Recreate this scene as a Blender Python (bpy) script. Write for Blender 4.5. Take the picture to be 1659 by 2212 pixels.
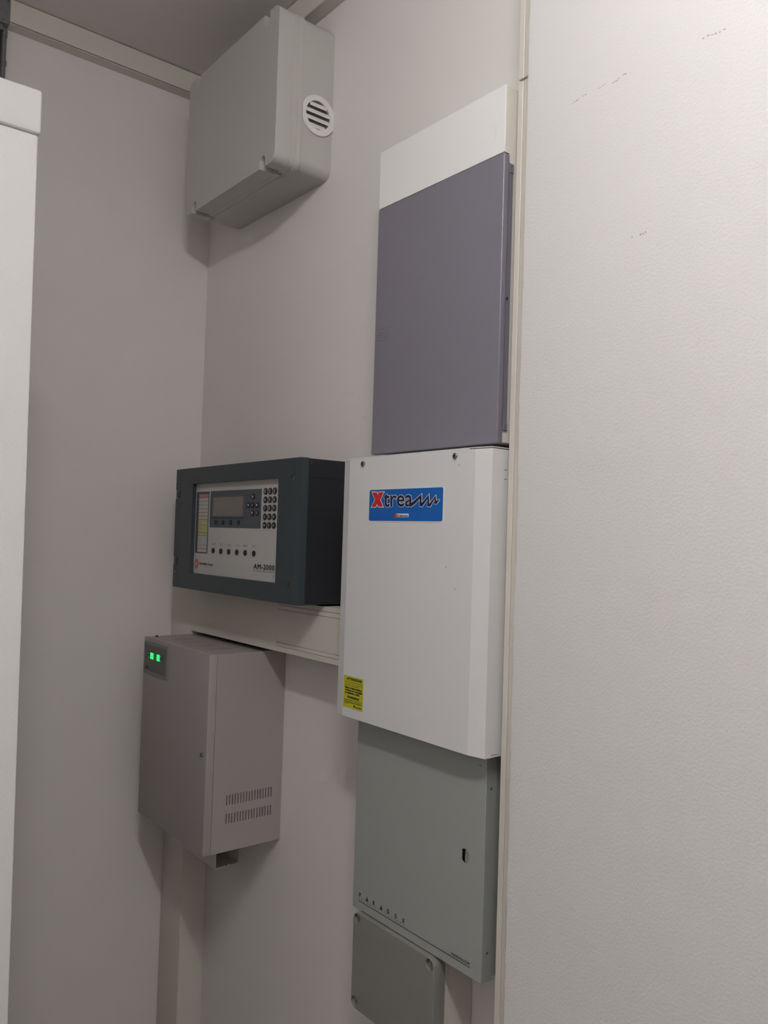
import bpy, bmesh, math, random
from mathutils import Vector, Matrix
random.seed(4)
for o in list(bpy.data.objects): bpy.data.objects.remove(o)
scene = bpy.context.scene
COL = scene.collection
ZO = 1.6                      # height of the local zero level above the floor

# ------------------------------------------------------------------ camera
cd = bpy.data.cameras.new('camera'); cam = bpy.data.objects.new('camera', cd); COL.objects.link(cam)
cd.sensor_fit = 'VERTICAL'; cd.sensor_height = 36.0; cd.sensor_width = 27.0
cd.lens = 1776.25 / 2212 * 36.0
cd.clip_start = 0.02; cd.clip_end = 50
YAW, PIT, ROL = 0.8942, 0.0297, 0.0307
fw = Vector((-math.sin(YAW)*math.cos(PIT), math.cos(YAW)*math.cos(PIT), math.sin(PIT)))
r0 = Vector((math.cos(YAW), math.sin(YAW), 0)); u0 = r0.cross(fw)
ri = r0*math.cos(ROL) + u0*math.sin(ROL); up = -r0*math.sin(ROL) + u0*math.cos(ROL)
M = Matrix((ri, up, -fw)).transposed().to_4x4()
M.translation = Vector((1.8169, -0.8886, -0.0428 + ZO))
cam.matrix_world = M
scene.camera = cam

# ------------------------------------------------------------------ world and exposure
w = bpy.data.worlds.new('world'); scene.world = w; w.use_nodes = True
w.node_tree.nodes['Background'].inputs[0].default_value = (.05, .05, .05, 1)
scene.view_settings.view_transform = 'Standard'; scene.view_settings.look = 'None'
scene.view_settings.gamma = 1.0; scene.view_settings.use_curve_mapping = False
scene.view_settings.exposure = 0.0
LAMP_STRENGTH = 79.0
LAMP_COLOR = (1.0, 0.98, 0.965)

# ------------------------------------------------------------------ materials
def mat(name, col, rough=.5, metal=0., bump=0., bscale=400., var=0., vscale=6., emit=None, estr=0., spec=.5, bdist=.001):
    m = bpy.data.materials.new(name); m.use_nodes = True
    nt = m.node_tree; b = nt.nodes['Principled BSDF']
    b.inputs['Base Color'].default_value = (*col, 1); b.inputs['Roughness'].default_value = rough
    b.inputs['Metallic'].default_value = metal; b.inputs['Specular IOR Level'].default_value = spec
    tc = nt.nodes.new('ShaderNodeTexCoord')
    if var:
        n = nt.nodes.new('ShaderNodeTexNoise'); n.inputs['Scale'].default_value = vscale; n.inputs['Detail'].default_value = 4
        nt.links.new(tc.outputs['Object'], n.inputs['Vector'])
        r = nt.nodes.new('ShaderNodeMapRange'); r.inputs[3].default_value = 1-var; r.inputs[4].default_value = 1+var
        nt.links.new(n.outputs[0], r.inputs[0])
        x = nt.nodes.new('ShaderNodeVectorMath'); x.operation = 'SCALE'; x.inputs[0].default_value = col
        nt.links.new(r.outputs[0], x.inputs['Scale']); nt.links.new(x.outputs[0], b.inputs['Base Color'])
    if bump:
        n = nt.nodes.new('ShaderNodeTexNoise'); n.inputs['Scale'].default_value = bscale; n.inputs['Detail'].default_value = 3
        nt.links.new(tc.outputs['Object'], n.inputs['Vector'])
        bp = nt.nodes.new('ShaderNodeBump'); bp.inputs['Strength'].default_value = bump; bp.inputs['Distance'].default_value = bdist
        nt.links.new(n.outputs[0], bp.inputs['Height']); nt.links.new(bp.outputs[0], b.inputs['Normal'])
    if emit:
        b.inputs['Emission Color'].default_value = (*emit, 1); b.inputs['Emission Strength'].default_value = estr
    return m
WALL = mat('wall_paint', (.79, .755, .735), .9, bump=.25, bscale=140, var=.025, vscale=2.5, spec=.2)
PLASTER = mat('white_plaster', (.75, .74, .733), .92, bump=.42, bscale=300, var=.02, vscale=4, spec=.2, bdist=.0013)
CEIL = mat('ceiling_paint', (.74, .71, .69), .9, bump=.2, bscale=90, var=.03, vscale=2, spec=.2)
FLOOR = mat('floor_vinyl', (.22, .21, .20), .6, var=.08, vscale=5)
TRUNK = mat('cream_pvc', (.68, .635, .575), .45, var=.015, vscale=8)
ABS = mat('light_grey_abs', (.50, .49, .468), .42, bump=.04, bscale=700, var=.01)
GRILLE = mat('white_grille_plastic', (.74, .72, .71), .4)
PWHITE = mat('white_abs', (.86, .86, .85), .4, var=.008)
PCREAM = mat('cream_abs', (.80, .765, .695), .45)
PDOOR = mat('smoke_violet_plastic', (.205, .192, .235), .38, bump=.03, bscale=900, var=.03, vscale=9)
XWHITE = mat('white_powder_coat', (.715, .715, .715), .45, bump=.05, bscale=1500, var=.008)
GREEN = mat('grey_green_enamel', (.335, .352, .335), .42, bump=.06, bscale=1300, var=.01)
PLINTH = mat('plinth_grey', (.27, .275, .26), .5)
JGREY = mat('grey_box_plastic', (.235, .228, .215), .45, bump=.04, bscale=900)
AFRAME = mat('slate_blue_paint', (.036, .049, .059), .42, bump=.08, bscale=1600, var=.03)
ABODY = mat('black_blue_paint', (.016, .017, .022), .5, bump=.1, bscale=1500, var=.05)
APLATE = mat('silver_faceplate', (.53, .52, .51), .4, metal=.0)
ABLUE = mat('blue_grey_print', (.075, .088, .105), .5)
ASTRIP = mat('strip_purple_grey', (.085, .085, .098), .5)
BLACK = mat('black_rubber', (.012, .011, .013), .5)
LCD = mat('lcd_glass', (.20, .185, .165), .25)
INK = mat('black_ink', (.012, .012, .015), .6)
GREYINK = mat('grey_ink', (.23, .22, .21), .6)
WINK = mat('white_ink', (.75, .75, .75), .6)
RINK = mat('red_ink', (.50, .045, .035), .5)
PAPER = mat('paper_strip', (.50, .49, .46), .7)
PINK = mat('paper_pink', (.48, .22, .19), .7)
YPAPER = mat('paper_yellow', (.50, .47, .22), .7)
UPSM = mat('warm_grey_enamel', (.375, .335, .332), .42, bump=.05, bscale=1500, var=.01)
UPSD = mat('display_grey', (.11, .11, .105), .35)
UPSF = mat('display_frame_grey', (.20, .195, .19), .4)
LEDON = mat('led_green', (.02, .3, .08), .4, emit=(.03, 1.0, .22), estr=1.1)
LEDMID = mat('led_green_dim', (.02, .2, .06), .4, emit=(.02, .6, .14), estr=.16)
LEDOFF = mat('led_window', (.02, .035, .025), .2)
STEEL = mat('screw_steel', (.30, .29, .285), .22, metal=1.0)
BLUE = mat('sticker_blue', (.005, .115, .44), .35)
SWHITE = mat('sticker_white', (.74, .74, .76), .4)
NAVY = mat('sticker_navy', (.010, .012, .055), .4)
SRED = mat('sticker_red', (.62, .02, .025), .4)
YELLOW = mat('label_yellow', (.52, .50, .02), .5)
YINK = mat('label_olive_ink', (.14, .13, .004), .6)
CABW = mat('cabinet_white', (.70, .70, .685), .35, bump=.55, bscale=420, var=.01, bdist=.0008)
ZINC = mat('galvanised_steel', (.24, .245, .25), .42, metal=.6, var=.2, vscale=60)
CABLE = mat('black_cable', (.012, .012, .016), .5)
SCUFF = mat('scuff_grey', (.44, .43, .425), .9)
CRACK = mat('hairline_crack', (.30, .28, .26), .95)
LHOUSE = mat('lamp_housing', (.8, .8, .8), .4)
LDIFF = mat('lamp_diffuser', (.9, .9, .9), .4, emit=LAMP_COLOR, estr=LAMP_STRENGTH)

# ------------------------------------------------------------------ helpers
org = {}
def FR(u, v, d): return Vector((u, -d, v + ZO))        # plate facing the room from the back wall
def SD(u, v, d): return Vector((d, u, v + ZO))         # plate facing +x
def TP(u, v, d): return Vector((u, v, d + ZO))         # plate facing up
def thing(name, label, cat, loc, group=None, kind=None):
    o = bpy.data.objects.new(name, None); COL.objects.link(o); o.empty_display_size = .05
    o.location = loc; org[o] = Vector(loc)
    o['label'] = label; o['category'] = cat
    if group: o['group'] = group
    if kind: o['kind'] = kind
    return o
def sharpen(bm):
    """smooth shading with hard edges at corners and round every flat cap (tagged as seams)"""
    for f in bm.faces: f.smooth = True
    for e in bm.edges:
        if e.seam or (len(e.link_faces) == 2 and e.calc_face_angle(0) > math.radians(28)): e.smooth = False
def obj(name, bm, m, parent=None, loc=None, label=None, smooth=True):
    """bm in world coordinates (loc None: shifted to the parent's origin) or local around loc; bm may be a shared mesh"""
    wo = Vector(loc) if loc is not None else (org[parent] if parent else Vector((0, 0, 0)))
    if isinstance(bm, bpy.types.Mesh): me = bm
    else:
        if loc is None and wo.length: bmesh.ops.translate(bm, verts=bm.verts, vec=-wo)
        if smooth: sharpen(bm)
        me = bpy.data.meshes.new(name); bm.to_mesh(me); bm.free()
        me.materials.append(m)
    o = bpy.data.objects.new(name, me); COL.objects.link(o); org[o] = wo
    if parent: o.parent = parent; o.location = wo - org[parent]
    else: o.location = wo
    if label: o['label'] = label
    return o
def box(x0, x1, y0, y1, z0, z1, bev=0., seg=2, bm=None):
    bm = bm or bmesh.new()
    r = bmesh.ops.create_cube(bm, size=1)
    vs = r['verts']
    for v in vs:
        v.co = Vector((x0 + (v.co.x+.5)*(x1-x0), y0 + (v.co.y+.5)*(y1-y0), z0 + (v.co.z+.5)*(z1-z0) + ZO))
    if bev:
        es = list({e for v in vs for e in v.link_edges})
        bmesh.ops.bevel(bm, geom=es, offset=bev, segments=seg, affect='EDGES', profile=.5, clamp_overlap=True)
    return bm
def rr(x0, x1, z0, z1, r=0., n=6):
    if x0 > x1: x0, x1 = x1, x0
    if z0 > z1: z0, z1 = z1, z0
    if r <= 0: return [(x0, z0), (x1, z0), (x1, z1), (x0, z1)]
    out = []
    for cx, cz, a in ((x1-r, z0+r, -90), (x1-r, z1-r, 0), (x0+r, z1-r, 90), (x0+r, z0+r, 180)):
        for k in range(n+1):
            t = math.radians(a + 90*k/n); out.append((cx + r*math.cos(t), cz + r*math.sin(t)))
    return out
def circ(cx, cz, rx, rz=None, n=20):
    rz = rz or rx
    return [(cx + rx*math.cos(2*math.pi*k/n), cz + rz*math.sin(2*math.pi*k/n)) for k in range(n)]
def inset(loop, c):
    """shrink a CCW loop by c (mitred)"""
    n = len(loop); out = []
    for i in range(n):
        p0, p1, p2 = Vector(loop[i-1]), Vector(loop[i]), Vector(loop[(i+1) % n])
        a = (p1-p0).normalized(); b = (p2-p1).normalized()
        na, nb = Vector((-a.y, a.x)), Vector((-b.y, b.x))
        m = na + nb
        k = c / max(.3, (1 + na.dot(nb)))
        out.append(tuple(p1 + m*k))
    return out
def prism(outer, holes, d0, d1, fr, cham=0., bm=None):
    """solid between depths d0 (back) and d1 (front); holes go right through; front edge chamfered in two steps"""
    bm = bm or bmesh.new()
    new = []
    rings = [[bm.verts.new(fr(u, v, d0)) for u, v in outer]]
    if cham:
        s = 1 if d1 > d0 else -1
        for k in range(4):
            t = math.pi/2*k/3
            lp = inset(outer, cham*(1-math.cos(t))) if k else outer
            rings.append([bm.verts.new(fr(u, v, d1 - s*cham*(1-math.sin(t)))) for u, v in lp])
    else: rings.append([bm.verts.new(fr(u, v, d1)) for u, v in outer])
    for a, b in zip(rings, rings[1:]):
        for i in range(len(a)):
            j = (i+1) % len(a); new.append(bm.faces.new((a[i], a[j], b[j], b[i])))
    eb = []; ef = []
    for i in range(len(outer)):
        j = (i+1) % len(outer)
        eb.append(bm.edges.get((rings[0][i], rings[0][j]))); ef.append(bm.edges.get((rings[-1][i], rings[-1][j])))
    for h in holes:
        a = [bm.verts.new(fr(u, v, d0)) for u, v in h]; b = [bm.verts.new(fr(u, v, d1)) for u, v in h]
        for i in range(len(h)):
            j = (i+1) % len(h); bm.faces.new((a[i], a[j], b[j], b[i]))
            eb.append(bm.edges.get((a[i], a[j]))); ef.append(bm.edges.get((b[i], b[j])))
    for e in eb + ef: e.seam = True
    if holes:
        bmesh.ops.triangle_fill(bm, use_beauty=True, use_dissolve=False, edges=eb)
        bmesh.ops.triangle_fill(bm, use_beauty=True, use_dissolve=False, edges=ef)
    else:
        bm.faces.new(rings[0]); bm.faces.new(rings[-1])
    bmesh.ops.recalc_face_normals(bm, faces=bm.faces)
    return bm
_tc = {}
def text_bm(body, rect, fr, d, off=0., rot=False, shear=0., space=1., bm=None, bold=0.):
    """flat lettering stretched into rect=(u0,u1,v0,v1) on plane d"""
    if bold:                                 # heavier strokes: shifted copies, each on its own level
        bm = bm or bmesh.new()
        for k, (c, q) in enumerate(((0, 0), (1, 0), (-1, 0), (0, .8), (0, -.8), (.7, .6), (-.7, .6), (.7, -.6), (-.7, -.6))):
            text_bm(body, (rect[0]+bold*(1+c), rect[1]-bold*(1-c), rect[2]+bold*(.8+q), rect[3]-bold*(.8-q)), fr, d+k*.00001, off, rot, shear, space, bm)
        return bm
    key = (body, off, shear, space)
    if key not in _tc:
        c = bpy.data.curves.new('t', 'FONT'); c.body = body; c.size = 1; c.offset = off; c.shear = shear
        c.space_character = space; c.resolution_u = 3
        o = bpy.data.objects.new('t', c); COL.objects.link(o)
        dg = bpy.context.evaluated_depsgraph_get(); dg.update()
        me = o.evaluated_get(dg).to_mesh()
        vs = [(v.co.x, v.co.y) for v in me.vertices]; fs = [tuple(p.vertices) for p in me.polygons]
        o.evaluated_get(dg).to_mesh_clear(); bpy.data.objects.remove(o); bpy.data.curves.remove(c)
        _tc[key] = (vs, fs)
    vs, fs = _tc[key]
    bm = bm or bmesh.new()
    x0 = min(v[0] for v in vs); x1 = max(v[0] for v in vs); y0 = min(v[1] for v in vs); y1 = max(v[1] for v in vs)
    u0_, u1_, v0_, v1_ = rect
    out = []
    for x, y in vs:
        a = (x-x0)/max(1e-6, x1-x0); b = (y-y0)/max(1e-6, y1-y0)
        if rot: a, b = b, 1-a
        out.append(bm.verts.new(fr(u0_ + a*(u1_-u0_), v0_ + b*(v1_-v0_), d)))
    for f in fs:
        try: bm.faces.new([out[i] for i in f])
        except ValueError: pass
    return bm
def ribbon(pts, wid, fr, d, bm=None):
    """flat stroke of varying width along a polyline, one strip with mitred corners"""
    bm = bm or bmesh.new(); P = [Vector(p) for p in pts]; L = []; R = []
    for i, p in enumerate(P):
        a = (p - P[i-1]).normalized() if i else (P[1]-p).normalized()
        b = (P[i+1] - p).normalized() if i < len(P)-1 else a
        na, nb = Vector((-a.y, a.x)), Vector((-b.y, b.x)); k = 1+na.dot(nb)
        m = (na+nb)/max(k, .42)
        L.append(bm.verts.new(fr(*(p + m*wid[i]/2), d))); R.append(bm.verts.new(fr(*(p - m*wid[i]/2), d)))
    for i in range(len(P)-1): bm.faces.new((R[i], R[i+1], L[i+1], L[i]))
    return bm
def tube(pts, r, n=12):
    bm = bmesh.new(); rings = []
    P = [Vector((x, y, z+ZO)) for x, y, z in pts]
    for i, p in enumerate(P):
        t = (P[min(i+1, len(P)-1)] - P[max(i-1, 0)]).normalized()
        a = t.orthogonal().normalized() if abs(t.z) < .99 else Vector((1, 0, 0)); b = t.cross(a)
        rings.append([bm.verts.new(p + (a*math.cos(2*math.pi*k/n) + b*math.sin(2*math.pi*k/n))*r) for k in range(n)])
    for a, b in zip(rings, rings[1:]):
        for k in range(n): bm.faces.new((a[k], a[(k+1) % n], b[(k+1) % n], b[k]))
    bm.faces.new(rings[0]); bm.faces.new(rings[-1]); bmesh.ops.recalc_face_normals(bm, faces=bm.faces)
    return bm
_sm = {}
def screw(parent, u, v, d, r, fr, m=STEEL, h=.0016, name='screw', ang=35, slot=True):
    """domed screw head with a real slot; mesh shared between alike screws"""
    key = (r, fr.__name__, h, ang, slot, m.name)
    if key not in _sm:
        z = lambda a, b, c: fr(a, b, c) - fr(0, 0, 0)
        c, s = math.cos(math.radians(ang)), math.sin(math.radians(ang))
        sl = [(x*c - y*s, x*s + y*c) for x, y in rr(-r*.72, r*.72, -r*.14, r*.14)]
        bm = prism(circ(0, 0, r, n=18), [sl] if slot else [], h*.35, h, z, cham=h*.5)
        prism(circ(0, 0, r*.97, n=18), [], -.001, h*.4, z, bm=bm)
        sharpen(bm); me = bpy.data.meshes.new('screw'); bm.to_mesh(me); bm.free(); me.materials.append(m)
        _sm[key] = me
    return obj(name, _sm[key], m, parent, loc=fr(u, v, d))
def struct(name, bm, m):
    o = obj(name, bm, m); o['kind'] = 'structure'; return o

# ------------------------------------------------------------------ the room
CH = 1.0363                                  # ceiling level
RX, RY = 2.7, -2.1
EDGE_X, EDGE_Y = 1.1035, -.100               # arris of the thicker wall
WT = .12
bw = struct('wall_back', box(-WT, EDGE_X+.02, 0, WT, -ZO, CH), WALL)
struct('wall_left', box(-WT, 0, RY, 0, -ZO, CH), WALL)
# thicker wall with an uneven plaster arris
bm = bmesh.new(); N = 240; rng = random.Random(9)
zs = [-ZO + (CH+ZO)*k/N for k in range(N+1)]
pr = []
wob = 0
for z in zs:
    wob = .8*wob + rng.uniform(-.0005, .0005)
    e = EDGE_X + wob + (rng.choice((0, 0, 0, 0, .0010)))
    rough = .4 if z > .15 else 1.0
    e = EDGE_X + (e-EDGE_X)*rough
    pr.append([bm.verts.new(Vector(c)) for c in ((EDGE_X+.001, 0.02, z+ZO), (e, EDGE_Y+.003, z+ZO), (e+.0012, EDGE_Y+.0008, z+ZO), (e+.004, EDGE_Y, z+ZO), (RX+WT, EDGE_Y, z+ZO), (RX+WT, .02, z+ZO))])
for a, b in zip(pr, pr[1:]):
    for k in range(6): bm.faces.new((a[k], a[(k+1) % 6], b[(k+1) % 6], b[k]))
bm.faces.new(pr[0]); bm.faces.new(pr[-1]); bmesh.ops.recalc_face_normals(bm, faces=bm.faces)
wr = struct('wall_right', bm, PLASTER)
struct('wall_front', box(-WT, RX+WT, RY-WT, RY, -ZO, CH), WALL)
struct('wall_end', box(RX, RX+WT, RY, EDGE_Y, -ZO, CH), WALL)
struct('floor', box(-WT, RX+WT, RY-WT, WT, -ZO-.1, -ZO), FLOOR)
struct('ceiling', box(-WT, RX+WT, RY-WT, WT, CH, CH+.1), CEIL)
def scuff(pts, wd, m=None, d=-EDGE_Y+.0002, name='scuff_mark', par=None):
    m = m or SCUFF
    b = bmesh.new(); rg = random.Random(len(pts)*7+int(pts[0][0]*1000))
    for (x0, z0), (x1, z1) in zip(pts, pts[1:]):
        n = 7
        for k in range(n):
            if rg.random() < .12: continue
            t = k/n; t1 = t + rg.uniform(.5, 1.1)/n
            o_ = rg.uniform(-wd, wd)*.6; h = wd*rg.uniform(.3, .8)
            xs, xe = x0+(x1-x0)*t, x0+(x1-x0)*t1; za, zb = z0+(z1-z0)*t+o_, z0+(z1-z0)*t1+o_
            b.faces.new([b.verts.new(FR(*q, d)) for q in ((xs, za), ((xs+xe)/2, (za+zb)/2-h), (xe, zb), ((xs+xe)/2, (za+zb)/2+h))])
    obj(name, b, m, par or wr)
scuff([(1.178, .4940), (1.200, .4965)], .0020); scuff([(1.216, .497), (1.228, .4975)], .0012)
scuff([(1.236, .4955), (1.256, .498)], .0022); scuff([(1.350, .4955), (1.382, .4935)], .0018)
scuff([(1.264, .3050), (1.288, .3042)], .0026)
scuff([(1.090+.017, -.298), (1.1075, -.325), (1.111, -.345), (1.1125, -.375)], .0004, CRACK, name='hairline_crack')
scuff([(1.30, -.085), (1.302, -.087)], .0009)
scuff([(1.20, -.465), (1.212, -.470)], .0007); scuff([(1.158, -.47), (1.164, -.473)], .0006)
# faint marks on the back wall
for z0, x0, L in ((.22, .58, .03), (.205, .62, .012), (.17, .64, .015), (.125, .45, .004), (.115, .47, .006), (-.43, .49, .012), (-.46, .485, .008)):
    scuff([(x0, z0), (x0+L, z0-.002)], .0007, SCUFF, .0002, par=bw)

# ------------------------------------------------------------------ ceiling lamp (above the camera, out of frame)
for LX, LY, lab in ((1.78, -.885, 'white tubular ceiling lamp glowing close to the wall cabinets'),):
    t = thing('ceiling_lamp_offscreen', lab, 'lamp', (LX, LY, CH+ZO))
    obj('housing', box(LX-.32, LX+.32, LY-.045, LY+.045, CH-.040, CH, .006), LHOUSE, t)
    obj('diffuser_offscreen', tube([(LX-.30, LY, CH-.078), (LX+.30, LY, CH-.078)], .034, 20), LDIFF, t)
    for s_ in (-1, 1): obj('end_cap', box(LX+s_*.308-.008, LX+s_*.308+.008, LY-.040, LY+.040, CH-.116, CH-.0002, .003), LHOUSE, t)

# ------------------------------------------------------------------ cable trunking
def lines_of(parent, x0, x1, strips, d, m, name='lid'):
    for n, a, b in strips: obj(n, box(x0, x1, -d, -d+.0035, a, b, .0006, 1), m, parent)
VW, VD = .1056, .0595
# horizontal run under the alarm panel
HX0, HX1 = VW, .7275
t = thing('cable_trunking', 'wide cream cable trunking running sideways beneath the dark alarm panel', 'cable trunking', (.4, 0, ZO-.266))
obj('base', box(HX0, HX1, -VD+.003, 0, -.2664, -.1691, .0008, 1), TRUNK, t)
obj('corner_cover', box(HX0-.0004, .4701, -VD-.00006, -VD+.0036, -.2664, -.1691), TRUNK, t)
lines_of(t, .462, HX1, [('edge_strip', -.1777, -.1691), ('edge_strip', -.1863, -.1783), ('lid', -.2490, -.1869), ('edge_strip', -.2561, -.2496), ('edge_strip', -.2664, -.2567)], VD, TRUNK)
# corner run
t = thing('cable_trunking', 'tall cream cable trunking standing in the wall corner behind the grey power box', 'cable trunking', (.05, 0, 0))
obj('base', box(.0002, VW, -VD+.003, 0, -ZO, -.10, .0008, 1), TRUNK, t)
obj('lid', box(.0006, VW, -VD, -VD+.0035, -ZO, -.10, .0015, 2), TRUNK, t)
# short open stub below the power box
t = thing('trunking_stub', 'short open-ended cream trunking stub with a torn end under the grey power box', 'cable trunking', (.2, 0, ZO-.75))
obj('base', prism(rr(-.0567, -.0005, -.7490, -.652), [rr(-.0548, -.0022, -.7470, -.654)], VW+.0004, .2541, SD), TRUNK, t)
b = bmesh.new()
for k in range(7):
    y = -.052+k*.0078; prism([(y, -.7475), (y+.005, -.7475), (y+.003+random.uniform(-.001, .001), -.7475+random.uniform(.002, .006))], [], .2512, .2549, SD, bm=b)
obj('torn_edge', b, TRUNK, t)
# runs beside the thick wall
TX = 1.0655; TDp = .075
for nm, a, b_, lab in (('cable_trunking', -ZO, .5765, 'narrow cream cable trunking climbing beside the stacked cabinets along the thick wall edge'),
                      ('cable_trunking', .5792, CH, 'upper length of narrow cream trunking above the open joint by the thick wall edge')):
    t = thing(nm, lab, 'cable trunking', (TX+.02, 0, ZO+a))
    obj('base', box(TX, EDGE_X, -TDp+.003, 0, a, b_, .0008, 1), TRUNK, t)
    obj('edge_strip', box(TX, TX+.0092, -TDp, -TDp+.0036, a, b_, .0008, 1), TRUNK, t)
    obj('lid', box(TX+.0098, EDGE_X, -TDp+.0003, -TDp+.0036, a, b_, .0008, 1), TRUNK, t)
# run behind the bottom junction box
t = thing('cable_trunking', 'grey cream trunking running down behind the small bottom junction box', 'cable trunking', (.9, 0, 0))
obj('base', box(.852, .952, -.0480, 0, -ZO, -.6345, .001, 1), TRUNK, t)
obj('lid', box(.851, .9535, -.0613, -.0486, -ZO, -.6345, .003, 3), TRUNK, t)
# trunking under the ceiling
CB = CH-.0524; CT = .0286
t = thing('ceiling_trunking', 'slim grey trunking along the ceiling above the left wall', 'cable trunking', (.014, -.2, ZO+CB))
obj('base', box(0, CT-.008, -.474, -.0001, CB, CH, .0004, 1), TRUNK, t)
obj('lid', box(CT-.0081, CT, -.474, -.0001, CB+.0036, CH-.0016, .0006, 1), TRUNK, t)
obj('lip', box(CT-.0081, CT, -.474, -.0001, CB, CB+.0014, .0002, 1), TRUNK, t)
t = thing('ceiling_trunking', 'slim grey trunking along the ceiling above the back wall', 'cable trunking', (.5, -.014, ZO+CB))
obj('base', box(CT+.0004, EDGE_X, -CT+.0025, 0, CB, CH, .0004, 1), TRUNK, t)
obj('lid', box(CT+.0004, EDGE_X, -CT, -CT+.0026, CB+.0022, CH-.0016, .0006, 1), TRUNK, t)
obj('lip', box(CT+.0004, EDGE_X, -CT, -CT+.0026, CB, CB+.0010, .0002, 1), TRUNK, t)
# steel conduit with its head box beside the white cabinet
t = thing('steel_conduit', 'thin galvanised steel conduit pipe on the left wall above the white cabinet', 'conduit', (.012, -.480, 0))
obj('pipe', tube([(.0085, -.4795, -ZO), (.0085, -.4795, .981)], .0055, 16), ZINC, t)
obj('coupling', tube([(.0085, -.4795, .962), (.0085, -.4795, .9785)], .0067, 16), ZINC, t)
obj('clamp', box(.0, .006, -.4745, -.4712, .905, .916, .001, 1), ZINC, t)
t = thing('steel_box', 'small grey steel conduit box tucked under the ceiling on the left wall', 'box', (.02, -.52, ZO+.98))
obj('body', box(0.0001, .030, -.575, -.4742, .980, 1.026, .001, 1), ZINC, t)
obj('cover', box(.030, .0325, -.576, -.4815, .978, 1.0285, .0008, 1), ZINC, t)
obj('cable_entry', tube([(.017, -.4885, .968), (.017, -.4885, .9795)], .0060, 14), ZINC, t)
obj('cover_screw', tube([(.0325, -.487, .985), (.0337, -.487, .985)], .0022, 10), STEEL, t)
o = obj('black_cable', tube([(.016, -.4885, -ZO), (.015, -.4880, .5), (.017, -.4885, .970)], .0030, 10), CABLE)
o['label'] = 'black cable hanging beside the thin steel conduit pipe'; o['category'] = 'cable'

# ------------------------------------------------------------------ ABS enclosure near the ceiling
T0, T1, A0, A1 = .1363, .5163, .6418, .9429
t = thing('abs_enclosure', 'light grey plastic enclosure with a louvred side vent high in the corner', 'enclosure', ((T0+T1)/2, 0, ZO+A0))
def notched(x0, x1, z0, z1, r, nw, nh, xs):
    """rounded rectangle with U notches in the bottom and top edges"""
    L = rr(x0, x1, z0, z1, r, 6); n = 7
    out = []
    br, tr, tl, bl = L[:n], L[n:2*n], L[2*n:3*n], L[3*n:]
    def u(cx, base, s):
        pts = [(cx-nw/2, base)] + [(cx + nw/2*math.cos(a), base + s*(nh-nw/2) + s*nw/2*math.sin(a)) for a in [math.pi - math.pi*k/8 for k in range(9)]] + [(cx+nw/2, base)]
        return pts
    bot = [p for cx in xs for p in u(cx, z0, 1)]
    top = [p for cx in reversed(xs) for p in reversed(u(cx, z1, -1))]
    return bl + bot + br + tr + top + tl
NX = (.181, .469)
VY, VZ, VR = -.0345, .757, .0385
eb_ = obj('base', prism(rr(T0+.003, T1-.003, A0+.003, A1-.003, .020, 20), [rr(T0+.007, T1-.007, A0+.007, A1-.007, .016, 8)], .0002, .0725, FR), ABS, t)
cut = obj('cutter', prism(circ(VY-.001, VZ, .0275, n=36), [], T1-.02, T1+.02, SD), ABS, t)
md = eb_.modifiers.new('vent_opening', 'BOOLEAN'); md.operation = 'DIFFERENCE'; md.object = cut; md.solver = 'EXACT'
bpy.context.view_layer.update(); dg = bpy.context.evaluated_depsgraph_get()
nm_ = bpy.data.meshes.new_from_object(eb_.evaluated_get(dg)); eb_.modifiers.clear(); eb_.data = nm_
for p in nm_.polygons: p.use_smooth = False
bpy.data.objects.remove(cut)
obj('back_plate', prism(rr(T0+.0065, T1-.0065, A0+.0065, A1-.0065, .016, 8), [], .0004, .0030, FR), ABS, t)
rim = obj('rim', prism(notched(T0, T1, A0, A1, .020, .014, .006, NX), [], .0722, .0812, FR, .0012), ABS, t)
lid = obj('lid', prism(notched(T0+.0015, T1-.0015, A0+.0015, A1-.0015, .018, .009, .012, NX), [], .0810, .0935, FR), ABS, t)
obj('lid_face', prism(notched(T0+.002, T1-.002, A0+.002, A1-.002, .018, .019, .022, NX), [], .0933, .1261, FR, .0016), ABS, t)
for cx in NX:
    for cz, nm in ((A0+.009, 'lid_screw'), (A1-.009, 'lid_screw')): screw(t, cx, cz, .0815, .0035, FR, STEEL, .008, nm)
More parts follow.
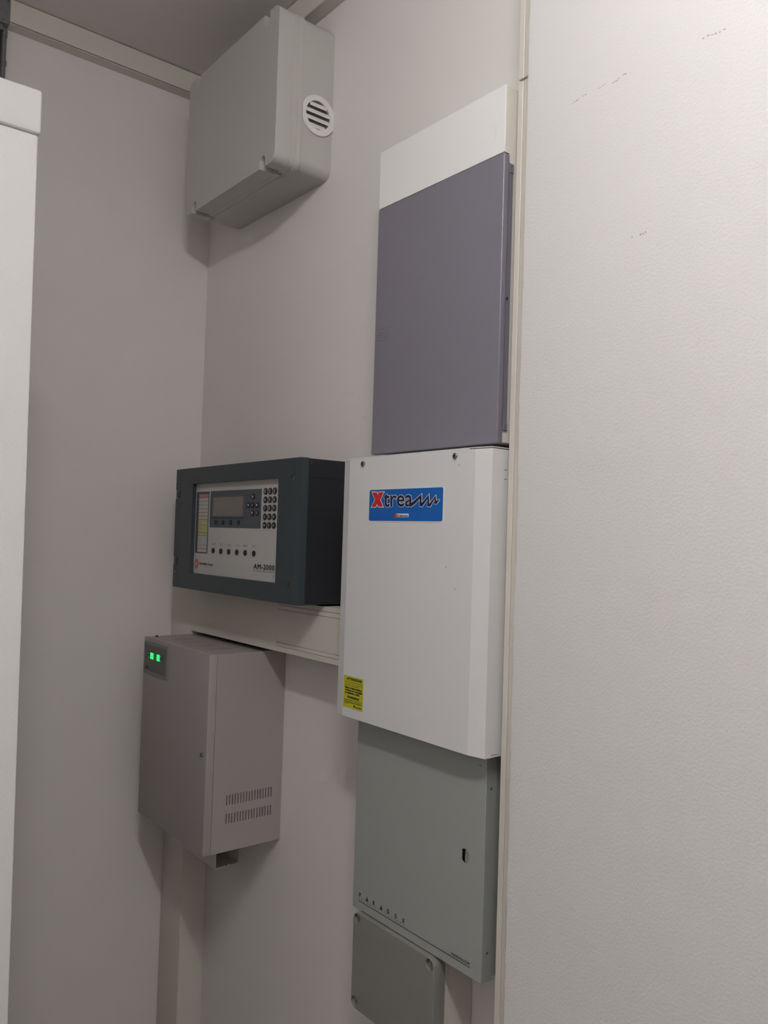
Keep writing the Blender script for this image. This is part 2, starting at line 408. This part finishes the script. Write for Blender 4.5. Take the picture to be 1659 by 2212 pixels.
# round vent on the right side: flange with a flat edge, louvres, mesh
VY, VZ, VR = -.0345, .757, .0385
outl = [(max(u, -.0700), v) for u, v in circ(VY, VZ, VR, n=48)]
dd = []
for p in outl:
    if not dd or (abs(p[0]-dd[-1][0]) + abs(p[1]-dd[-1][1])) > 1e-5: dd.append(p)
SX = T1-.003
vent = obj('vent_flange', prism(dd, [circ(VY-.001, VZ, .0275, n=36)], SX-.0002, SX+.004, SD, .0012), GRILLE, t, label='white round vent flange')
b = bmesh.new()
for k in range(22):
    y = VY-.001-.0255+k*.00243; hh = math.sqrt(max(1e-6, .0272**2-(y-VY+.001)**2))
    prism(rr(y-.0002, y+.0002, VZ-hh, VZ+hh), [], SX+.0003, SX+.0010, SD, bm=b)
mw = obj('mesh_wire', b, GREYINK, vent); mw['kind'] = 'stuff'
for k in range(4):
    zc = VZ+.0195-.0135*k
    hw = math.sqrt(max(1e-6, .0273**2-(zc-VZ)**2))
    b = bmesh.new()
    c = [(zc+.0030, SX+.0008), (zc+.0040, SX+.0008), (zc-.0025, SX+.0037), (zc-.0052, SX+.0037)]
    va = [b.verts.new(Vector((x, VY-.001-hw, z+ZO))) for z, x in c]; vb = [b.verts.new(Vector((x, VY-.001+hw, z+ZO))) for z, x in c]
    for i in range(4): b.faces.new((va[i], va[(i+1) % 4], vb[(i+1) % 4], vb[i]))
    b.faces.new(va); b.faces.new(vb); bmesh.ops.recalc_face_normals(b, faces=b.faces)
    obj('louvre', b, GRILLE, vent, smooth=False)

# ------------------------------------------------------------------ distribution board
P0, P1, PZ0, PZM, PZ1, PD = .7796, 1.0531, .0881, .4827, .5767, .085
t = thing('distribution_board', 'tall white wall board with a large smoke grey-violet door', 'electrical panel', ((P0+P1)/2, 0, ZO+PZ0))
obj('body', box(P0+.0012, P1-.0012, -PD+.0095, -.0002, PZ0+.001, PZ1-.0006, .0006, 1), PCREAM, t)
obj('body_top', box(P0+.0002, P1-.0003, -PD+.0012, -PD+.0100, PZM+.0008, PZ1-.0004), PCREAM, t)
fa = obj('fascia', prism(rr(P0, P1, PZM+.0008, PZ1, .0010, 2), [], .0836, PD, FR, .0005), PWHITE, t)
# unreadable raised maker's mark running downwards
b = bmesh.new(); rg = random.Random(3)
for k in range(13):
    z = .5275-k*.0021; u = 1.0358 + rg.uniform(-.0010, .0010); hw = rg.uniform(.0008, .0018)
    prism(rr(u-hw, u+hw, z-.0005, z+.0005), [], PD-.0002, PD+.0003, FR, bm=b)
    if k in (6, 7, 9, 10, 11): prism(rr(u-hw-.0030, u-hw-.0016, z-.0005, z+.0005), [], PD-.0002, PD+.0003, FR, bm=b)
obj('raised_mark', b, PWHITE, fa)
dr = obj('door', prism(rr(P0-.0004, P1+.0004, PZ0-.001, PZM, .0025, 3), [], PD-.0095, PD+.0006, FR, .0016), PDOOR, t, label='smoke grey-violet hinged door')
clips = ((.4580, .4700), (.1055, .1150))
chole = [rr(-.0722, -.0706, za+.002, zb-.003) for za, zb in clips]
obj('side_flange', prism(rr(-PD+.0090, -.0672, .1050, .4705), chole, P1-.0012, P1+.0004, SD), PDOOR, dr)
for (za, zb), h in zip(clips, chole):
    obj('hinge_clip', prism(rr(-.0740, -.0672, za, zb), [h], P1+.0003, P1+.0012, SD), PDOOR, dr)
screw(dr, -.0743, .285, P1+.0004, .0022, SD, STEEL, .0014, 'door_lock')
b = bmesh.new()
for k in range(5):
    z = .2865-.0043*k
    prism(rr(.7865, .8135, z-.0006, z+.0006), [], PD, PD+.0011, FR, bm=b)
obj('grip_ribs', b, PDOOR, dr)

# ------------------------------------------------------------------ white power cabinet
Xa, Xb, Xc, Xd, XZ0, XZ1, XD, XC = .7283, .7503, 1.0336, 1.0600, -.3299, .0800, .105, .0057
t = thing('power_cabinet', 'white metal cabinet with a blue sticker and a yellow warning label', 'electrical cabinet', ((Xa+Xd)/2, 0, ZO+XZ0))
obj('body', box(Xa+.004, Xd-.003, -.090, -.0002, XZ0+.004, XZ1-.002, .001, 1), XWHITE, t)
prof = [(Xa, -.016), (Xa, -XD+XC), (Xb, -XD), (Xc, -XD), (Xd, -XD+XC), (Xd, -XD+XC+.0015), (Xd-.006, -XD+XC+.0015), (Xd-.006, -.016)]
cv = obj('cover', prism(prof, [], XZ0, XZ1-.0014, TP), XWHITE, t, smooth=False)
obj('top_flange', prism([(Xa+.010, -.02), (Xa+.012, -XD+XC+.002), (Xb+.004, -XD+.0002), (Xc-.004, -XD+.0002), (Xd-.0005, -XD+XC+.0012), (Xd-.0005, -.02)], [], XZ1, XZ1+.0012, TP), XWHITE, cv)
obj('top_web', box(Xa+.014, Xc-.012, -XD+.0004, -.03, XZ1-.002, XZ1+.0002), XWHITE, cv)
obj('bottom_tab', box(Xd-.016, Xd-.0022, -.088, -.02, XZ0-.0012, XZ0+.0062, .0005, 1), XWHITE, cv)
slots = [rr(-.0880, -.0735, XZ0+.0025, XZ0+.0036)] + [rr(-.0755, -.0715, z-.0007, z+.0007) for z in (.051, .039)]
obj('side_skin', prism(rr(-XD+XC+.0015, -.016, XZ0, XZ1-.0014), slots, Xd-.006, Xd, SD), XWHITE, cv, smooth=False)
for u, v in ((.7857, .0707), (.9952, .0712)): screw(cv, u, v, XD, .0042, FR, STEEL, .0030, 'cover_screw')
# hinge pieces on the hidden left side
for za, zb in ((-.0715, .0040), (.0125, .0200), (.0235, .0275), (.031, .0560)):
    obj('side_flap', box(Xa-.0065, Xa+.001, -.095, -.05, za-.006, zb-.006, .0025, 3), XWHITE, cv)
# logo sticker
LU0, LU1, LV0, LV1 = .8033, .9743, -.0212, .0293
st = obj('logo_sticker', prism(rr(LU0, LU1, LV0, LV1, .0042), [], XD-.0001, XD+.0004, FR), SWHITE, t, label='blue rectangular logo sticker with white border')
obj('blue_field', prism(rr(LU0+.0014, LU1-.0018, LV0+.0020, LV1-.0006, .0034), [], XD+.0003, XD+.0006, FR), BLUE, st)
def lg(x, y):                                # sticker reading coordinates -> plate
    a = (x-145)/1345.; top = 155-70*a; bot = 727+8*a
    return (LU0 + a*(LU1-LU0), LV1 - (y-top)/(bot-top)*(LV1-LV0))
def lrect(x0, y0, x1, y1):
    a = lg(x0, y1); b = lg(x1, y0); return (a[0], b[0], a[1], b[1])
def glyph_layers(s, rc, m, par, w_, name):
    b = bmesh.new()
    for k in range(12):
        c, q = (w_+.0009)*math.cos(k*math.pi/6), (w_+.0009)*math.sin(k*math.pi/6)
        text_bm(s, (rc[0]+c, rc[1]+c, rc[2]+q, rc[3]+q), FR, XD+.00068+k*.00001, bm=b)
    obj(name+'_outline', b, SWHITE, par, smooth=False)
    obj(name, text_bm(s, (rc[0]-w_, rc[1]+w_, rc[2]-w_, rc[3]+w_), FR, XD+.0010, bold=w_), m, par, smooth=False)
XP = [(210, 200), (305, 200), (322, 245), (345, 197), (437, 195), (372, 330), (430, 455), (335, 452), (312, 405), (288, 455), (205, 458), (270, 330)]
for m, gr, d, nm in ((SWHITE, .0013, XD+.00075, 'letter_outline'), (SRED, 0, XD+.0010, 'letter')):
    L = [lg(*q) for q in XP][::-1]
    if gr: L = inset(L, -gr)
    b = bmesh.new(); f = b.faces.new([b.verts.new(FR(u, v, d)) for u, v in L]); f.normal_update(); bmesh.ops.triangulate(b, faces=b.faces[:])
    obj(nm, b, m, st, smooth=False)
glyph_layers('trea', lrect(440, 205, 965, 452), NAVY, st, .0006, 'letters')
zz = [(925, 430), (1000, 372), (1108, 262), (1108, 410), (1130, 418), (1235, 268), (1238, 412), (1268, 418), (1352, 275), (1356, 372), (1372, 372), (1425, 315)]
zw = [.0050, .0050, .0034, .0044, .0044, .0034, .0044, .0044, .0026, .0036, .0034, .0012]
zp = [lg(*q) for q in zz]
obj('wave_outline', ribbon(zp, [w_+.0022 for w_ in zw], FR, XD+.00070), SWHITE, st, smooth=False)
obj('wave_letter', ribbon(zp, zw, FR, XD+.00105), NAVY, st, smooth=False)
a = lrect(655, 572, 905, 640)
obj('small_print_back', prism(rr(*a, .0008, 2), [], XD+.0005, XD+.0008, FR), SWHITE, st)
q = lrect(645, 570, 685, 645); obj('small_emblem', prism(rr(*q, .0012, 3), [], XD+.0006, XD+.0010, FR), SRED, st)
obj('small_print', text_bm('RIS elettronica', lrect(690, 592, 895, 632), FR, XD+.0011, bold=.0001), INK, st, smooth=False)
# warning label
WU0, WU1, WV0, WV1 = .7526, .8034, -.3148, -.2652
lb = obj('warning_label', prism(rr(WU0, WU1, WV0, WV1, .0006, 2), [], XD-.0001, XD+.0004, FR), YELLOW, t, label='yellow warning label')
WW, WH = WU1-WU0, WV1-WV0
rows = [('ATTENZIONE', .16, .93, .045, .125, INK, .03), ('ogni intervento sull apparec', .08, .95, .165, .205, YINK, .02), ('chio deve essere eseguito da', .08, .95, .225, .265, YINK, .02), ('personale specializzato', .08, .78, .285, .325, YINK, .02),
        ('PRIMA DI RIMUOVERE IL', .07, .95, .350, .405, INK, .02), ('COPERCHIO TOGLIERE', .07, .95, .430, .485, INK, .0), ('LA TENSIONE DI RETE.', .07, .85, .510, .565, INK, .02),
        ('WARNING', .20, .82, .620, .705, INK, .04), ('DISCONNECT UNIT FROM', .05, .95, .740, .775, YINK, .02), ('POWER LINE BEFORE OPENING', .05, .95, .800, .840, YINK, .02), ('assembly', .05, .30, .862, .893, YINK, .02), ('elettronica', .63, .95, .905, .945, INK, .02)]
for s, a0, a1, b0, b1, m, of in rows:
    obj('print_line', text_bm(s, (WU0+a0*WW, WU0+a1*WW, WV1-b1*WH, WV1-b0*WH), FR, XD+.0006, bold=(.0003 if m is INK else .00008)), m, lb, smooth=False)
obj('print_emblem', prism(rr(WU0+.55*WW, WU0+.61*WW, WV1-.945*WH, WV1-.875*WH, .0008, 2), [], XD+.0003, XD+.0006, FR), INK, lb)
for s_, (u, v) in enumerate(((.982, -.083), (1.001, -.112), (1.0025, .058))):
    obj('paint_chip', prism(circ(u, v, .0006, .0014, 8), [], XD-.0001, XD+.0002, FR), GREYINK, cv)

# ------------------------------------------------------------------ grey-green alarm cabinet
R0, R1, RZ0, RZ1, RD = .7581, 1.0437, -.6338, -.3345, .078
t = thing('alarm_cabinet', 'grey-green metal cabinet with an oval lock hole below the white cabinet', 'alarm cabinet', ((R0+R1)/2, 0, ZO+RZ0))
obj('base', box(R0+.002, R1-.0022, -.0562, -.0002, RZ0+.0015, RZ1, .0008, 1), GREEN, t)
HU, HV = 1.0069, -.4763
hole = [(max(u, HU-.0062), v) for u, v in circ(HU, HV, .0088, .0098, 32)]
h2 = []
for p in hole:
    if not h2 or abs(p[0]-h2[-1][0])+abs(p[1]-h2[-1][1]) > 1e-5: h2.append(p)
hc = circ(.0, 0, .0022, n=12)
dr = obj('door', prism(rr(R0, R1, RZ0, RZ1, .0018, 3), [h2, rr(1.030, 1.0345, -.3484, -.3472)], RD-.0016, RD, FR, .0008), GREEN, t)
sh = [[(u-.067, v-.378) for u, v in hc], [(u-.067, v-.5966) for u, v in hc]]
obj('door_flange', prism(rr(-RD+.0012, -.0588, RZ0+.0005, RZ1), sh, R1-.0016, R1-.0001, SD), GREEN, dr)
obj('door_flange', prism(rr(-RD+.0012, -.0588, RZ0+.0005, RZ1), [], R0+.0001, R0+.0016, SD), GREEN, dr)
obj('door_flange', box(R0+.0005, R1-.0005, -RD+.0012, -.0588, RZ0+.0002, RZ0+.0016), GREEN, dr)
obj('lock_plate', box(HU-.0042, HU+.016, -RD+.0070, -RD+.0055, HV-.02, HV+.02, .0004, 1), GREEN, dr)
obj('inner_panel', box(R0+.004, R1-.004, -.0600, -.0568, RZ0+.003, RZ1-.004), GREEN, dr)
obj('corner_tab', box(R1-.006, R1-.0004, -.066, -.052, RZ0+.0004, RZ0+.0032, .0005, 1), GREEN, t)
xs = [.7742, .7919, .8096, .8272, .8448, .8625, .8803]
for x, c in zip(xs, 'PARADOX'):
    if c == 'A':
        b = bmesh.new(); b.faces.new([b.verts.new(FR(*q, RD+.0002)) for q in ((x-.0002, -.6143), (x+.0068, -.6143), (x+.0033, -.6068))])
    else: b = text_bm(c, (x, x+.0052, -.6140, -.6073), FR, RD+.0002, bold=.0004)
    obj('letter', b, INK, dr, smooth=False)
obj('letter', text_bm('®', (.8862, .8875, -.6090, -.6076), FR, RD+.0002), INK, dr, smooth=False)
obj('small_print', text_bm('SECURITY  SYSTEMS', (.7745, .8845, -.6186, -.6150), FR, RD+.0002, space=3.2), INK, dr, smooth=False)
obj('printed_line', box(.7740, 1.0223, -RD-.0002, -RD+.0003, -.6209, -.6200), INK, dr)
obj('web_print', text_bm('PARADOX.COM', (.9863, 1.0218, -.6181, -.6142), FR, RD+.0002, bold=.0001), INK, dr, smooth=False)

# ------------------------------------------------------------------ junction box
J0, J1, JZ0, JZ1, JB, JD = .7698, .9597, -.7830, -.6352, .0618, .085
t = thing('junction_box', 'small grey plastic junction box with screwed lid at the bottom of the stack', 'junction box', ((J0+J1)/2, 0, ZO+JZ0))
obj('body', prism(rr(J0+.0015, J1-.0015, JZ0+.0015, JZ1-.0015, .011), [], JB, .0715, FR), JGREY, t)
scs = [(.7797, -.6452), (.9498, -.6452), (.7797, -.7728), (.9498, -.7728)]
ld_ = obj('lid', prism(rr(J0, J1, JZ0, JZ1, .0125, 7), [circ(u, v, .0082, n=26) for u, v in scs], .0712, JD, FR, .0012), JGREY, t)
for u, v in scs: screw(ld_, u, v, .0775, .0076, FR, JGREY, .0030, 'lid_screw', 80)
b = bmesh.new()
for a in (rr(.8045, .8255, -.6615, -.6608), rr(.8045, .8255, -.6685, -.6678), rr(.8045, .8052, -.6685, -.652)):
    prism(a, [], JD-.0002, JD+.0003, FR, bm=b)
rg = random.Random(5)
for k in range(8):
    for z in (-.6555, -.6648):
        u = .807+k*.0023
        if rg.random() < .8: prism(rr(u, u+.0012, z-.0013, z+rg.uniform(.0, .0015)), [], JD-.0002, JD+.0003, FR, bm=b)
obj('raised_mark', b, JGREY, ld_)

# ------------------------------------------------------------------ fire alarm panel
B0, B1, BZ0, BZ1, BD = .1305, .6291, -.1658, .0893, .120
t = thing('fire_alarm_panel', 'dark slate fire alarm panel with keypad and display in a silver faceplate', 'alarm panel', ((B0+B1)/2, 0, ZO+BZ0))
obj('body', box(B0+.004, B1-.0010, -.1045, -.0002, BZ0+.004, BZ1-.002, .001, 1), ABODY, t)
obj('body_cover', box(B0+.0034, B1-.0003, -.1045, -.0005, BZ1-.034, BZ1-.0008, .0006, 1), ABODY, t)
obj('body_cover', box(B0+.0034, B1-.0003, -.1045, -.0005, BZ0+.0008, BZ0+.034, .0006, 1), ABODY, t)
O0, O1, OZ0, OZ1 = .2140, .5568, -.1318, .0556
fo = [rr(O0, O1, OZ0, OZ1, .001, 2)] + [circ(u, v, .0050, n=18) for u, v in ((.6040, .0545), (.6040, -.1310))]
frm = obj('front_frame', prism(rr(.1545, .6174, BZ0, BZ1), fo, .104, BD, FR, .0005), AFRAME, t)
obj('edge_profile', prism([(.6176, -BD), (.6285, -.1165), (.6291, -.1040), (.6176, -.1040)], [], BZ0, BZ1, TP), AFRAME, frm)
for za, zb in ((.0430, BZ1), (-.1010, .0265), (BZ0, -.1170)):
    hs = [circ(.1400, v, .0042, n=16) for v in (.0545, -.1320) if za < v < zb]
    obj('hinge_strip', prism(rr(B0, .1540, za, zb, .0008, 2), hs, .104, BD-.0006, FR, .0012), AFRAME, frm)
for za, zb in ((.0265, .0430), (-.1170, -.1010)): obj('hinge_knuckle', prism(rr(B0+.0012, .1470, za+.0006, zb-.0006), [], .104, BD-.0012, FR, .001), AFRAME, frm)
for u, v in ((.6040, .0545), (.6040, -.1310)): screw(frm, u, v, .1160, .0047, FR, STEEL, .0036)
for v in (.0545, -.1320): screw(frm, .1400, v, .1155, .0039, FR, STEEL, .0036)
screw(t, -.0985, .0815, B1-.0003, .0018, SD, STEEL, .0012)
PY = .1115
pl = obj('faceplate', box(O0-.004, O1+.004, -PY, -PY+.002, OZ0-.004, OZ1+.004), APLATE, t, label='silver printed faceplate')
obj('indicator_strip', box(.2185, .2748, -PY-.0004, -PY, -.0890, .0384), ASTRIP, pl)
z = .0335
cells = [(PINK, .0080)] + [(PAPER, .0076)]*6 + [(YPAPER, .0270)] + [(YPAPER, .0060), (PAPER, .0270), (PAPER, .0075)]
for m, h in cells:
    obj('label_cell', box(.2300, .2715, -PY-.0007, -PY-.0003, z-h+.0009, z), m, pl); z -= h
for zz_ in (-.024, -.031, -.038, -.060, -.066, -.0725):
    obj('cell_print', box(.2335, .2335+.012+.018*((zz_*1000) % 2), -PY-.0009, -PY-.0006, zz_-.0005, zz_+.0005), GREYINK, pl)
obj('display_field', box(.2806, .4856, -PY-.0004, -PY, -.0352, .0388), ABLUE, pl)
lc = obj('lcd_bezel', prism(rr(.2875, .4245, -.0155, .0305), [rr(.2915, .4200, -.0118, .0275)], PY, PY+.0022, FR, .0006), ABLUE, pl)
obj('lcd_screen', box(.2916, .4199, -PY-.0006, -PY-.0003, -.0117, .0274), LCD, lc)
def button(parent, u, v, r, glyph=None, m=BLACK):
    key = ('btn', r, m.name)
    if key not in _sm:
        zf = lambda a, b, c: FR(a, b, c) - FR(0, 0, 0)
        bm = prism(circ(0, 0, r, r*.98, 20), [], -.0005, .0016, zf, .0005)
        sharpen(bm); me = bpy.data.meshes.new('button'); bm.to_mesh(me); bm.free(); me.materials.append(m)
        _sm[key] = me
    o = obj('button', _sm[key], m, parent, loc=FR(u, v, PY+.0003))
    if glyph:
        d = PY+.0021
        if isinstance(glyph, list):
            b = bmesh.new(); b.faces.new([b.verts.new(FR(u+x*r, v+y*r, d)) for x, y in glyph])
        elif glyph == 'tick': b = ribbon([(u-.0022, v), (u-.0006, v-.0018), (u+.0024, v+.0022)], [.0009]*3, FR, d)
        elif glyph == '-': b = text_bm('-', (u-r*.6, u+r*.6, v-r*.12, v+r*.12), FR, d)
        elif glyph == '1': b = text_bm('1', (u-r*.22, u+r*.12, v-r*.5, v+r*.5), FR, d)
        else: b = text_bm(glyph, (u-r*.32, u+r*.32, v-r*.5, v+r*.5), FR, d, .0)
        bmesh.ops.translate(b, verts=b.verts, vec=-org[o])
        me = bpy.data.meshes.new('glyph'); b.to_mesh(me); b.free(); me.materials.append(WINK)
        g = bpy.data.objects.new('glyph', me); COL.objects.link(g); g.parent = o; org[g] = org[o]
    return o
# the faceplate and its controls: buttons are parts of the panel, their glyphs sub-parts
UPA = [(-.45, -.4), (.45, -.4), (0, .55)]
button(t, .4557, .0250, .0056, UPA); button(t, .4395, .0088, .0056, [(.4, -.45), (.4, .45), (-.55, 0)])
button(t, .4555, .0088, .0056, 'tick'); button(t, .4720, .0087, .0056, [(-.4, .45), (-.4, -.45), (.55, 0)])
button(t, .4550, -.0063, .0056, [(.45, .4), (-.45, .4), (0, -.55)]); button(t, .4719, -.0063, .0056, 'X')
for k in range(4): button(t, .3075+.0316*k, -.0248, .0052)
keys = ['1', '2', '3', '4', '5', '6', '7', '8', '9', '*', '0', '#', '-', '<', 'tick']
for k, g in enumerate(keys):
    c, r_ = k % 3, k//3
    button(t, .5008+.0161*c, .0336-.01565*r_, .0063, g)
for k in range(6):
    button(t, .3014+.0327*k, -.0822, .0056)
    u = .3014+.0327*k
    obj('button_label', text_bm(('ALLARME', 'TEST', 'TACITA ZIONE', 'TACITA SIRENE', 'RIPRI STINO', 'RESET')[k], (u-.008, u+.008, -.0705, -.0670), FR, PY+.0003), RINK if k == 0 else GREYINK, pl, smooth=False)
em = obj('emblem', prism(circ(.2278, -.1115, .0088, .0094, 24), [], PY-.0002, PY+.0003, FR), RINK, pl)
obj('emblem_ring', prism(circ(.2278, -.1115, .0072, .0078, 24), [circ(.2278, -.1115, .0066, .0071, 24)], PY, PY+.0005, FR), APLATE, em)
obj('emblem_letter', text_bm('N', (.2245, .2311, -.1160, -.1070), FR, PY+.0006, .02), WINK, em, smooth=False)
obj('brand_print', text_bm('NOTIFIER ITALIA', (.2412, .3026, -.1133, -.1088), FR, PY+.0003, bold=.0002), INK, pl, smooth=False)
obj('small_print', text_bm('by Pittway Corporation', (.2550, .3026, -.1178, -.1160), FR, PY+.0003), GREYINK, pl, smooth=False)
obj('model_print', text_bm('AM-2000', (.4650, .5402, -.1108, -.1008), FR, PY+.0003, space=1.15, bold=.0006), INK, pl, smooth=False)
obj('small_print', text_bm('INTELLIGENT FIRE DETECTION SYSTEM', (.4652, .5402, -.1150, -.1130), FR, PY+.0003), INK, pl, smooth=False)
obj('small_print', text_bm('CE', (.5335, .5402, -.1235, -.1196), FR, PY+.0003), INK, pl, smooth=False)

# ------------------------------------------------------------------ wall power supply
U0, U1, UZ0, UZ1, UD = .1069, .4119, -.6489, -.2747, .168
t = thing('power_supply', 'grey metal power supply box with green lit display and side vents', 'power supply', ((U0+U1)/2, 0, ZO+UZ0))
slots = []
for k in range(17):
    y = -.1212 + k*(.0972/16)
    slots.append(rr(y-.0010, y+.0010, -.5622, -.5425, .0009, 3)); slots.append(rr(y-.0010, y+.0010, -.5972, -.5780, .0009, 3))
obj('side_panel', prism(rr(-.1512, -.0004, UZ0, UZ1), slots, U1-.0016, U1, SD), UPSM, t)
obj('side_panel', box(U0, U0+.0016, -.1512, -.0004, UZ0, UZ1), UPSM, t)
tsl = []
for r_ in range(4):
    for k in range(9): tsl.append(rr(.165+.055*r_, .192+.055*r_, -.135+k*.0055, -.1332+k*.0055))
obj('top_panel', prism(rr(U0+.0016, U1-.0017, -.1512, -.0004), tsl, UZ1-.0020, UZ1-.0004, TP), UPSM, t)
obj('bottom_panel', box(U0+.0016, U1-.0017, -.1512, -.0004, UZ0, UZ0+.0016), UPSM, t)
obj('back_panel', box(U0+.0016, U1-.0017, -.0030, -.0003, UZ0+.0016, UZ1-.002), UPSM, t)
obj('inner_block', box(U0+.02, U1-.110, -.140, -.008, UZ0+.01, UZ1-.060), UPSM, t)
dr = obj('door', box(U0-.0003, U1+.0003, -UD, -.15155, UZ0-.0004, UZ1+.0004, .0012, 2), UPSM, t)
screw(dr, .3965, -.4636, UD, .0044, FR, STEEL, .0040, 'door_lock', 80)
screw(t, .118, -.145, UZ1-.0004, .003, TP, BLACK, .003, 'top_screw')
fm = obj('display_frame', prism(rr(.1115, .2290, -.3500, -.2815, .004), [rr(.1172, .2230, -.3430, -.2885, .0015, 2)], UD-.0001, UD+.0020, FR, .0008), UPSF, t)
pn = obj('display_panel', box(.1178, .2224, -UD-.0012, -UD, -.3424, -.2891), UPSD, t)
obj('display_window', box(.1280, .2045, -UD-.0017, -UD-.0011, -.3180, -.3026), LEDOFF, pn)
def led(u0_, u1_, m):
    obj('led_segment', box(u0_, u1_, -UD-.0022, -UD-.0016, -.3170, -.3036, .0004, 1), m, pn)
led(.1455, .1612, LEDON); led(.1780, .1930, LEDON); led(.1640, .1665, LEDMID); led(.1705, .1730, LEDMID)
for u, v in ((.1975, -.3055), (.1975, -.3145), (.1365, -.3145), (.1315, -.3060)): obj('led_dot', box(u, u+.0045, -UD-.0022, -UD-.0016, v-.002, v+.001), LEDMID, pn)
for u in (.1505, .1830): obj('led_symbol', prism(circ(u+.003, -.3118, .0021, .0017, 12), [], UD+.0021, UD+.0024, FR), mat('led_symbol_green', (.0, .16, .03), .5, emit=(0, .3, .06), estr=.5), pn)
obj('logo_print', text_bm('UPS', (.1205, .1400, -.3402, -.3340), FR, UD+.0014, .03, shear=.25), INK, pn, smooth=False)

# ------------------------------------------------------------------ white floor cabinet
CX, CY0, CY1, CZ = .70, -.5664, -1.40, .5196
t = thing('equipment_cabinet', 'tall white floor cabinet with textured paint beside the left wall', 'cabinet', (CX/2, (CY0+CY1)/2, 0))
obj('body', box(.02, CX-.021, CY1+.004, CY0-.004, -ZO+.05, CZ-.004, .004), CABW, t)
obj('plinth', box(.04, CX-.05, CY1+.02, CY0-.02, -ZO, -ZO+.05), PLINTH, t)
obj('fascia', box(.02, CX, CY1, CY0, .4607, CZ, .0045, 3), CABW, t)
DY0, DY1 = CY0-.0040, CY1+.004
dr = obj('door', prism(rr(DY1, DY0, -ZO+.055, .4585, .002, 2), [rr(DY1+.047, DY0-.0455, -ZO+.12, .3985)], CX-.0208, CX-.0006, SD, .0018), CABW, t)
obj('door_panel', box(CX-.018, CX-.0050, DY1+.046, DY0-.0445, -ZO+.119, .3995, .001, 1), CABW, dr)
obj('door_handle', box(CX-.0006, CX+.022, DY1+.012, DY1+.030, -.68, -.52, .006, 3), BLACK, dr)
t.rotation_euler.x = .0091; t.location.z = .0038        # the cabinet leans half a degree on the uneven floor
